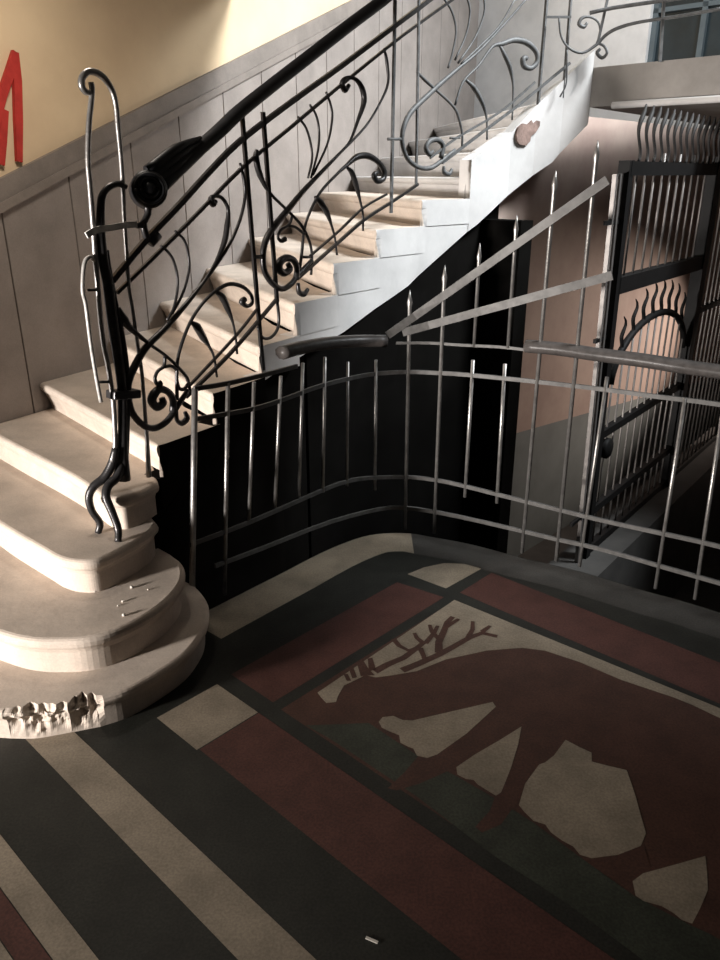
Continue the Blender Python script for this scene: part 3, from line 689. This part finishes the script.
def step(front, back, z0, z1, chips=None, side_from=None):
    """front: open outline (left -> right, riser face on its right-hand side), back: closing points."""
    n = len(front)
    nb = len(back)
    nr = []
    for i in range(n):
        t = (front[min(i + 1, n - 1)] - front[max(i - 1, 0)]).normalized()
        nr.append(Vector((t.y, -t.x, 0)))
    vs, fs = [], []
    prof = PROFC if chips else (PROFS if side_from is not None else PROF)
    for fz, off in prof:
        for i, p in enumerate(front):
            o = off
            z = z0 + (z1 - z0) * fz
            if side_from is not None and i >= side_from:
                o = 0.0 if i > side_from + 1 else off * 0.4
            if chips:
                o, z = chips(p, fz, o, z)
            q = p + nr[i] * o
            vs.append((q.x, q.y, z))
        for p in back:
            vs.append((p[0], p[1], z0 + (z1 - z0) * fz))
    m = n + nb
    fm = []
    for j in range(len(prof) - 1):
        for i in range(m):
            i2 = (i + 1) % m
            fs.append((j * m + i, j * m + i2, (j + 1) * m + i2, (j + 1) * m + i))
            fm.append(1 if side_from is not None and side_from < i < n else 0)
    fs.append(tuple(range(m - 1, -1, -1)))
    top = (len(prof) - 1) * m
    fs.append(tuple(range(top, top + m)))
    b = MB()
    b.add(vs, fs)
    b.fm = fm + [0, 0]
    o = b.build('step', [M['plaster'] if z0 > 1.6 else M['stone'], M['plaster'] if z0 > 0.85 else M['dark']], stair)  # upper steps paled as if lit, low side faces blackened as shade
    return o




def chip1(p, fz, off, z):
    """broken nosing at the front of the lowest step"""
    d = 0.0
    for cx, w, dep in ((-1.165, 0.035, 0.018), (-1.10, 0.060, 0.034), (-1.03, 0.04, 0.022), (-0.955, 0.035, 0.040), (-0.91, 0.028, 0.034)):
        if p.y < 2.35:
            d = max(d, dep * max(0.0, 1 - ((p.x - cx) / w) ** 2))
    if d > 0.001 and fz > 0.05:
        k = 0.75 + 0.9 * noise.noise(Vector((p.x * 24, z * 24, 3.1))) + 0.7 * noise.noise(Vector((p.x * 55, z * 55, 7.7)))
        s = min(1.0, fz * 1.6)
        off -= d * s * k
        if 0.85 < fz < 0.99:
            z -= d * 0.7 * max(0.2, k)
    return off, z


S1 = smooth2([(-2.415, 2.933), (-1.95, 2.50), (-1.55, 2.20), (-1.30, 2.105), (-1.20, 2.088)], 5) + smooth2([(-1.20, 2.088), (-1.11, 2.088), (-1.02, 2.112), (-0.90, 2.150)], 16)[1:] + \
     smooth2([(-0.90, 2.150), (-0.81, 2.205), (-0.73, 2.297), (-0.655, 2.415), (-0.622, 2.53), (-0.614, 2.65), (-0.645, 2.80), (-0.72, 2.93), (-0.80, 3.00)], 5)[1:]
step(S1, [(-1.2, 3.2), (-2.1, 3.45)], 0.0, Z[1], chip1)
S2 = smooth2([(-2.275, 3.189), (-1.75, 2.69), (-1.45, 2.43), (-1.287, 2.335), (-1.18, 2.295), (-1.085, 2.285), (-0.955, 2.300), (-0.84, 2.382), (-0.750, 2.53), (-0.714, 2.70), (-0.745, 2.85), (-0.82, 2.95)], 6)
step(S2, [(-1.2, 3.3), (-1.95, 3.78)], Z[1], Z[2])
S3 = smooth2([(-2.11, 3.488), (-1.80, 3.20), (-1.522, 2.930), (-1.266, 2.708), (-1.18, 2.635), (-1.105, 2.598), (-1.03, 2.595), (-0.975, 2.637), (-0.925, 2.72), (-0.873, 2.82), (-0.855, 2.93)], 6)
step(S3, [(-1.2, 3.5), (-1.85, 3.98)], Z[2], Z[3])
S4 = smooth2([(-1.95, 3.774), (-1.70, 3.53), (-1.341, 3.19), (-1.149, 2.99), (-1.06, 2.89), (-1.0, 2.855), (-0.95, 2.86), (-0.895, 2.93), (-0.86, 3.02)], 6)
step(S4, [(-1.1, 3.7), (-1.70, 4.18)], Z[3], Z[4])
for k in range(5, 16):
    a = Vector(wl(NW[k], 0, 0.0))
    c = Vector((*NS[k], 0))
    nx = Vector((*NS[k + 1], 0))
    t = (nx - c).normalized()
    dirn = (c - a).normalized()
    n1 = 10
    line = [a + (c - dirn * 0.03 - a) * (i / n1) for i in range(n1 + 1)]
    out = Vector((t.y, -t.x, 0)) * (1.0 if k < 12 else -10.0)
    corner = [c - dirn * 0.008 + out * 0.003 + t * 0.001, c + out * 0.004 + t * 0.008, c + out * 0.004 + t * 0.05]
    side = [c + (nx - c) * f + out * 0.004 for f in (0.45, 0.8, 1.12)]
    front = line + corner + side
    back = [tuple(nx - dirn * 0.35 + t * 0.05), wl(NW[k + 1] + 0.18, 0, 0.0)]
    step(front, back, Z[k - 1], Z[k], None, n1 + 1)

# plaster string below the treads, with a sawtooth top, and the sloped soffit behind it
def zs_under(i_v):
    return vz(i_v)


mb = MB()
path = [(4, (-0.93, 2.95))] + [(k, NS[k]) for k in range(5, 17)]
TH_S = 0.10
for (k, p), (k2, q) in zip(path[:-1], path[1:]):
    P, Q = Vector((*p, 0)), Vector((*q, 0))
    sub = 4
    for j in range(sub):
        a, b = P.lerp(Q, j / sub), P.lerp(Q, (j + 1) / sub)
        t = (Q - P).normalized()
        nn = Vector((-t.y, t.x, 0)) * TH_S
        va, vb = a.dot(E2), b.dot(E2)
        za, zb2 = vz(va), vz(vb)
        zt_ = Z[k - 1] + 0.002
        ztb = zt_
        off_ = 0.0
        RZ = 0.10 if k < 15 else (0.10 if k == 15 else 0.0)
        if k >= 12:
            zt_ = Z[k] + (Z[k2] - Z[k]) * j / sub + RZ
            ztb = Z[k] + (Z[k2] - Z[k]) * (j + 1) / sub + RZ
            off_ = 0.004
        a = a - nn * (off_ / TH_S)
        b = b - nn * (off_ / TH_S)
        nn = nn * (1 + off_ / TH_S)
        vs = [(a.x, a.y, za), (b.x, b.y, zb2), (b.x, b.y, ztb), (a.x, a.y, zt_)]
        vs += [(x + nn.x, y + nn.y, z) for x, y, z in vs]
        mb.add(vs, [(0, 1, 2, 3), (7, 6, 5, 4), (0, 4, 5, 1), (3, 2, 6, 7), (0, 3, 7, 4), (1, 5, 6, 2)], 1 if k < 7 else (2 if k == 16 else 0))  # low end of the string is near-black in place of shade
mb.build('stringer', [M['plaster'], M['dark'], M['plaster_shade']], stair)
mb = MB()
prev = None
for k in range(8, 17):
    p = Vector((*NS[k], 0))
    w_ = Vector(wl(NW[k], 0))
    z = vz(p.dot(E2)) + 0.02
    row = [(p.x - 0.05, p.y + 0.05, z), (w_.x, w_.y, z), (p.x - 0.05, p.y + 0.05, z + 0.06), (w_.x, w_.y, z + 0.06)]
    if prev:
        mb.add(prev + row, [(0, 1, 5, 4), (2, 6, 7, 3), (0, 4, 6, 2), (1, 3, 7, 5)])
    prev = row
mb.build('soffit', M['dark'], stair)
# landing
mb = MB()
LA = Vector((1.34, 5.315, 0))
LE = LA + Vector((0.73, -0.684, 0)) * 2.9
lp = [LA[:2], LE[:2], uv(2.2, BW - 0.0)[:2], uv(-5.0, BW - 0.0)[:2]]
lp = [NS[16], LE[:2], uv(LE.dot(E1), 10.5)[:2], uv(-3.0, 10.5)[:2]]
mb.prism(lp, 2.19, 2.41)
mb.build('landing_slab', M['plaster_shade'], stair)
mb = MB()
lpd = Vector((0.73, -0.684, 0)).normalized()
ln = Vector((-lpd.y, lpd.x, 0)) * -1
q0 = LA + lpd * 0.26
mb.tube([q0 + ln * 0.006 + Vector((0, 0, 2.185)), LE + ln * 0.006 + Vector((0, 0, 2.185))], 0.020, n=8, sub=1)
mb.build('landing_moulding', M['plaster'], stair)
mb = MB()
bp = Vector((1.03, 5.235, 1.965))
bt = Vector((0.86, 0.50, 0)).normalized()
bo = Vector((bt.y, -bt.x, 0)) * 0.012
bp = bp + bo * 0.6
pts = [(-0.075, -0.06), (-0.05, -0.08), (0.0, -0.085), (0.03, -0.06), (0.035, -0.03), (0.07, -0.01), (0.10, 0.03), (0.105, 0.055), (0.07, 0.06), (0.045, 0.04), (0.03, 0.06), (0.0, 0.035), (-0.04, 0.04), (-0.075, 0.015), (-0.085, -0.02)]
bp = bp + Vector((0, 0, 0.085))
vs = [bp + bt * a + Vector((0, 0, c)) + bo for a, c in pts] + [bp + bt * a + Vector((0, 0, c)) - bo for a, c in pts]
n = len(pts)
mb.add(vs, [tuple(range(n)), tuple(range(2 * n - 1, n - 1, -1))] + [(i, (i + 1) % n, n + (i + 1) % n, n + i) for i in range(n)])
o = mb.build('exposed_brick', M['brick'], stair)
o['label'] = 'patch of bare reddish brick where plaster has fallen off'

# ---------------------------------------------------------------- stair balustrade
bal = thing('stair_balustrade', (-0.95, 2.95, 0.58), 'wrought-iron balustrade with scrolled panels, tall newel and black handrail along the stone stairs', 'balustrade')
SN = Vector((0.66, -0.75, 0)).normalized()           # roughly out of the balustrade plane

hr = MB()
hp = DATA['handrail'] + [[0.70, 5.02, 3.00], [1.00, 5.22, 3.19], [1.30, 5.32, 3.38]]
hr.tube(hp, [0.040, 0.036, 0.032] + [0.033] * (len(hp) - 3), n=14, sub=4, flat=(0.85, 1.0), ref=(0, 0, 1))
h = hr.build('handrail', M['wood'], bal)
vc = Vector(DATA['volute'])
ax = Vector((0.40, -0.90, 0.15)).normalized()
mb = MB()
mb.tube([vc - ax * 0.045, vc - ax * 0.035, vc + ax * 0.035, vc + ax * 0.045], [0.058, 0.068, 0.068, 0.058], n=24, sub=1)
e1 = ax.cross(Vector((0, 0, 1))).normalized()
e2 = ax.cross(e1)
for rr in (0.052, 0.034):
    ring = [vc + ax * 0.045 + (e1 * math.cos(a) + e2 * math.sin(a)) * rr for a in [2 * math.pi * i / 24 for i in range(25)]]
    mb.tube(ring, 0.007, n=6, sub=1)
mb.tube([vc + ax * 0.04, vc + ax * 0.056, vc + ax * 0.062], [0.022, 0.020, 0.008], n=12, sub=1)
lf = Vector(hp[2])
for d in (-0.012, 0.012, -0.036):
    mb.tube([vc + Vector((0, 0, 0.055 + d)) + SN * 0.01, vc.lerp(lf, 0.5) + Vector((0, 0, 0.055 + d * 1.2)) + SN * 0.02, lf + Vector((0, 0, 0.03 + d * 0.6)) + SN * 0.01], [0.022, 0.020, 0.008], n=8, sub=4)
mb.build('volute', M['wood'], h)

for nm in ('top_rail', 'bottom_rail'):
    for pts, r in DATA['rails'][nm]:
        mb = MB()
        if nm == 'top_rail':
            dzr = 0.13 if r > 0.009 else 0.22
            pts = pts + [[0.80, 5.09, 3.06 - dzr], [1.05, 5.24, 3.22 - dzr], [1.30, 5.32, 3.38 - dzr]]
        mb.tube(pts, 1.0, n=4, sub=3, flat=(r * 1.4, r * 1.1), ref=(0, 0, 1), smooth=False)
        mb.build(nm, M['lit_iron'] if nm == 'bottom_rail' and pts[0][2] > 1.75 else M['iron'], bal)
for i, (a, b, r) in enumerate(DATA['posts']):
    x, y = b[0], b[1]
    mb = MB()
    mb.bar(b, a, r, r, ref=(SN.x, SN.y, 0))
    p_ = mb.build('post', M['iron'] if i < 2 else M['lit_iron'], bal)
    if i == 1:
        mb = MB()
        hk = [list(q) for q in DATA['post_hook']]
        hk[0][0], hk[0][1] = x, y
        mb.tube(hk, 0.008, n=8, sub=4)
        mb.build('hook', M['iron'], p_)
for pi_, panel in enumerate(DATA['panels']):
    first = None
    im = M['lit_iron'] if pi_ == 2 else M['iron']  # third panel gets the lighter iron, as if lit
    for nm, pn in (('stem', 'scroll_panel'), ('arch', 'arch'), ('spiral', 'scroll'), ('leaf_scroll', 'leaf_scroll'), ('dropper', 'dropper'), ('loop', 'loop')):
        for pts, r in panel[nm]:
            rr = [1.22 * (q * 1.25 if q >= 0.0085 and nm != 'stem' else q) for q in (r if isinstance(r, list) else [r] * len(pts))]
            mb = MB()
            mb.tube(pts, rr, n=8, sub=4)
            o = mb.build(pn, im, first if first else bal)
            first = first or o
for pts, r in DATA['landing_scroll']:
    mb = MB()
    mb.tube(pts, r, n=8, sub=4)
    mb.build('landing_scroll', M['lit_iron'], bal)
mb = MB()
mb.tube(DATA['landing_rail'], 0.012, n=6, sub=2)
mb.build('landing_rail', M['lit_iron'], bal)
for a, b, r in DATA['landing_post']:
    mb = MB()
    mb.bar(a, b, r)
    mb.build('landing_post', M['lit_iron'], bal)
# newel
NWL = DATA['newel']
mb = MB()
pts, r = NWL['column']
mb.tube(pts, [q * 1.15 for q in r], n=8, sub=4, flat=(0.95, 0.95))
pts, r = NWL['column2']
mb.tube(pts, r, n=8, sub=4)
nw = mb.build('newel_post', M['iron'], bal)
mb = MB()
mb.tube(NWL['arch_bar'][0], NWL['arch_bar'][1], n=8, sub=4)
mb.build('arched_bar', M['bars'], nw)  # lighter iron stands in for the highlight along this bar
mb = MB()
mb.tube(*NWL['side_bar'], n=8, sub=4)
mb.build('side_bar', M['bars'], nw)  # lightened likewise for its bright lit edge
mb = MB()
mb.tube(*NWL['side_loop'], n=8, sub=4)
mb.build('side_loop', M['bare'], nw)  # pale colour stands in for the lit left edge
for pts, r in NWL['tie']:
    mb = MB()
    mb.tube(pts, r, n=6, sub=1)
    mb.build('tie', M['iron'], nw)
mb = MB()
sp_ = NWL['strap'][0]
mb.tube([Vector(p) + SN * 0.022 for p in sp_], 1.0, n=4, sub=3, flat=(0.016, 0.005), ref=(0, 0, 1), smooth=False)
o = mb.build('clamp_strap', M['strap'], nw)
o['label'] = 'bare grey metal strap clamped round the newel'
mb = MB()
for pts, r in NWL['bracket']:
    mb.tube(pts, r, n=8, sub=2)
mb.build('bracket', M['iron'], nw)
mb = MB()
a, b = Vector(NWL['collar'][0]), Vector(NWL['collar'][1])
mb.bar(a, b, 0.017, 0.030, ref=(0, 0, 1))
mb.build('collar', M['iron'], nw, bevel=0.005)
for pts, r in NWL['foot']:
    mb = MB()
    mb.tube(pts, [q * 1.35 for q in r], n=8, sub=4)
    mb.build('foot', M['iron'], nw)

# ---------------------------------------------------------------- railing round the cellar well
WR = DATA['well']
for key in ('rail', 'handrail'):
    for it in WR[key]:
        pl = it[0] if key == 'rail' else it
        if pl[-1][0] > 1.35:
            e_ = pl[-1]
            pl.append([e_[0] + 0.62, e_[1] - 0.48, e_[2]])
for bx, by in ((1.70, 2.90), (1.88, 2.76), (2.06, 2.62)):
    WR['bar'].append([[bx, by, 0.93], [bx, by, 0.0], 0.007, 0])
wr = thing('well_railing', (0.24, 3.78, 0), 'curved grey iron railing with spear-tipped bars around the dark cellar well', 'railing')
for A_, B_, r, tip in WR['bar']:
    A_, B_ = Vector(A_), Vector(B_)
    if B_.z < 0.12:
        B_.z = 0.0
    D_ = (A_ - B_)
    L_ = D_.length
    D_.normalize()
    mb = MB()
    k = math.sqrt(2)
    if tip:
        mb.tube([B_, A_ - D_ * 0.085, A_ - D_ * 0.06, A_], [r * 1.2, r * 1.2, r * 1.7, 0.001], n=10, sub=1, ref=(0.7, -0.7, 0))
    else:
        mb.tube([B_, A_], r * 1.2, n=10, sub=1, ref=(0.7, -0.7, 0))
    mb.build('bar', M['bars'], wr)
for pts, r in WR['rail']:
    mb = MB()
    mb.tube(pts, 1.0, n=4, sub=3, flat=(r * 1.5, r * 0.9), ref=(0, 0, 1), smooth=False)
    mb.build('rail', M['flat'], wr)
for pts in WR['brace']:
    mb = MB()
    mb.tube([Vector(p) + Vector((-0.2, -0.9, 0)).normalized() * 0.014 for p in pts], 1.0, n=4, sub=1, flat=(0.027, 0.006), ref=(0, 0, 1), smooth=False)
    mb.build('brace', M['flat'], wr)
for pts in WR['handrail']:
    mb = MB()
    mb.tube(pts, 1.0, n=8, sub=4, flat=(0.030, 0.038), ref=(0, 0, 1))
    o = mb.build('handrail', M['rail'], wr)

# ---------------------------------------------------------------- lift gate and cage
GY = math.radians(38.5)
G0, GD = Vector((1.40, 4.10, 0)), Vector((math.sin(GY), math.cos(GY), 0))
GN = Vector((GD.y, -GD.x, 0))


def gp(a, z, d=0.0):
    p = G0 + GD * a + GN * d
    return Vector((p.x, p.y, z))


def aleft(z):
    return -0.135 - 0.06 * (z + 0.25) / 2.1


GB = -0.27
gate = thing('lift_gate', gp(0.5, GB), 'black wrought-iron lift gate with arched centre and wavy cresting behind the curved railing', 'gate')
mb = MB()
mb.bar(gp(aleft(GB) - 0.02, GB), gp(aleft(1.86) - 0.02, 1.86), 0.028, 0.028, ref=GN)
mb.build('stile', M['gate'], gate)
mb = MB()
mb.bar(gp(1.26, GB), gp(1.24, 1.86), 0.036, 0.028, ref=GN)
mb.build('stile', M['gate'], gate)
mb = MB()
mb.bar(gp(-0.22, 1.825), gp(1.28, 1.825), 0.032, 0.03, ref=(0, 0, 1))
mb.build('top_rail', M['gate'], gate)
mb = MB()
mb.bar(gp(-0.19, 1.275), gp(1.25, 1.275), 0.042, 0.028, ref=(0, 0, 1))
mb.build('middle_rail', M['gate'], gate)
for z in (0.47, 0.015, GB + 0.03):
    mb = MB()
    mb.bar(gp(-0.15, z), gp(1.25, z), 0.022, 0.02, ref=(0, 0, 1))
    mb.build('lower_rail', M['gate'], gate)
arc = []
for i in range(17):
    t = math.pi * i / 16
    arc.append(gp(0.55 - 0.62 * math.cos(t), 0.74 + 0.30 * math.sin(t)))
mb = MB()
mb.tube(arc, 0.020, n=8, sub=1)
mb.build('arch', M['gate'], gate)
for i in range(8):
    a = 0.03 + i * 0.145
    zb_ = 0.74 + 0.30 * math.sqrt(max(0, 1 - ((a - 0.55) / 0.62) ** 2))
    if a > 1.1:
        break
    mb = MB()
    mb.tube([gp(a + 0.022 * math.sin(j * 1.25) * (0.3 + j / 8), zb_ - 0.02 + 0.21 * j / 8) for j in range(9)], [0.011] * 6 + [0.009, 0.007, 0.003], n=6, sub=2)
    mb.build('flame_finial', M['gate'], gate)
for i in range(11):
    a = -0.04 + i * 0.118
    zt_ = 0.70
    if abs(a - 0.55) < 0.6:
        zt_ = 0.74 + 0.30 * math.sqrt(1 - ((a - 0.55) / 0.62) ** 2)
    mb = MB()
    mb.tube([gp(a, GB), gp(a, zt_)], 0.006, n=6, sub=1)
    mb.build('lower_bar', M['gatebar'], gate)
for i in range(10):
    a = -0.07 + i * 0.128
    mb = MB()
    mb.tube([gp(a, 1.275, 0.0), gp(a, 1.90 if i % 2 else 1.83)], 0.0065, n=6, sub=1)
    mb.build('upper_bar', M['gatebar'], gate)
CREST = []
for i in range(22):
    a = -0.08 + i * 0.105
    mb = MB()
    mb.tube([gp(a + 0.03 * math.sin(j * 0.9 + 0.6), 1.85 + 0.26 * j / 8) for j in range(9)], [0.008] * 5 + [0.010, 0.013, 0.011, 0.004], n=6, sub=2)
    CREST.append((a, mb)) if a > 1.27 else mb.build('crest_bar', M['crest'], gate)
for a0 in (-0.29, -0.34):
    mb = MB()
    mb.bar(gp(a0 + 0.09, GB), gp(a0, 1.80), 0.010, 0.010, ref=GN)
    mb.build('side_post', M['gatebar'], gate)
for z, L in ((1.585, 0.20), (1.02, 0.16), (0.02, 0.2)):
    mb = MB()
    mb.bar(gp(-0.20 - L, z), gp(-0.16, z), 0.010, 0.008, ref=(0, 0, 1))
    mb.build('bracket', M['gate'], gate)
mb = MB()
c0 = gp(-0.03, 0.365, 0.0)
mb.tube([c0 - GN * 0.03, c0 - GN * 0.02, c0 + GN * 0.02, c0 + GN * 0.03], [0.052, 0.060, 0.060, 0.052], n=18, sub=1)
mb.build('lock', M['gate'], gate)
for a, b, z0, z1 in ((-0.5, 2.9, -1.2, GB),):
    mb = MB()
    P = [gp(a, 0, 0.16), gp(b, 0, 0.16), gp(b, 0, -0.12), gp(a, 0, -0.12)]
    mb.prism([p[:2] for p in P], z0, z1)
    struct(mb.build('trim_3', M['concrete']))

cage = thing('cage_panel', gp(2.0, GB), 'narrow barred iron cage panel right of the lift gate, at the photo edge', 'cage')
for a in (1.34, 2.6):
    mb = MB()
    mb.bar(gp(a, GB), gp(a, 1.90), 0.022, 0.022, ref=GN)
    mb.build('stile', M['gate'], cage)
for a, mb in CREST:
    mb.build('crest_bar', M['crest'], cage)
for z in (1.84, 0.95, GB + 0.03):
    mb = MB()
    mb.bar(gp(1.34, z), gp(2.6, z), 0.018, 0.016, ref=(0, 0, 1))
    mb.build('rail', M['gate'], cage)
for i in range(11):
    a = 1.44 + i * 0.105
    mb = MB()
    mb.tube([gp(a, GB), gp(a, 1.86)], 0.0065, n=6, sub=1)
    mb.build('bar', M['gatebar'], cage)

# ---------------------------------------------------------------- marks and litter
mb = MB()
for pts in DATA['graffiti']:
    w = 0.023
    P = [Vector(p) for p in pts]
    n = len(P)
    L, R = [], []
    for i, p in enumerate(P):
        t = (P[min(i + 1, n - 1)] - P[max(i - 1, 0)]).normalized()
        s = t.cross(WN).normalized() * w * (0.7 if i in (0, n - 1) else 1)
        L.append(p + s)
        R.append(p - s)
    vs = [q + WN * 0.0015 for q in L + R] + [q - WN * 0.018 for q in L + R]
    fs = [(i, i + 1, n + i + 1, n + i) for i in range(n - 1)]
    fs += [(i, 2 * n + i, 2 * n + i + 1, i + 1) for i in range(n - 1)] + [(n + i, n + i + 1, 3 * n + i + 1, 3 * n + i) for i in range(n - 1)]
    mb.add(vs, fs)
tag(mb.build('graffiti', M['paint']), 'red spray-painted graffiti stroke on the yellow wall at the left edge', 'graffiti')

LAB = None
for i, (x, y, z) in enumerate(DATA['debris']):
    mb = MB()
    r = 0.004 + 0.002 * (i % 3)
    mb.ball((x, y, z + r * 0.6), r, 0.7, 6, 4)
    tag(mb.build('plaster_crumb', M['white']), 'tiny pale plaster crumb lying on the second rounded step', 'rubble', 'plaster crumbs on the second step')
a, b = Vector(DATA['sliver'][0]), Vector(DATA['sliver'][1])
mb = MB()
mb.bar(a + Vector((0, 0, 0.002)), b + Vector((0, 0, 0.002)), 0.0012, 0.0035, ref=(0, 0, 1))
tag(mb.build('paper_scrap', M['white']), 'thin white paper scrap on the dark floor at the bottom of the photo', 'litter')
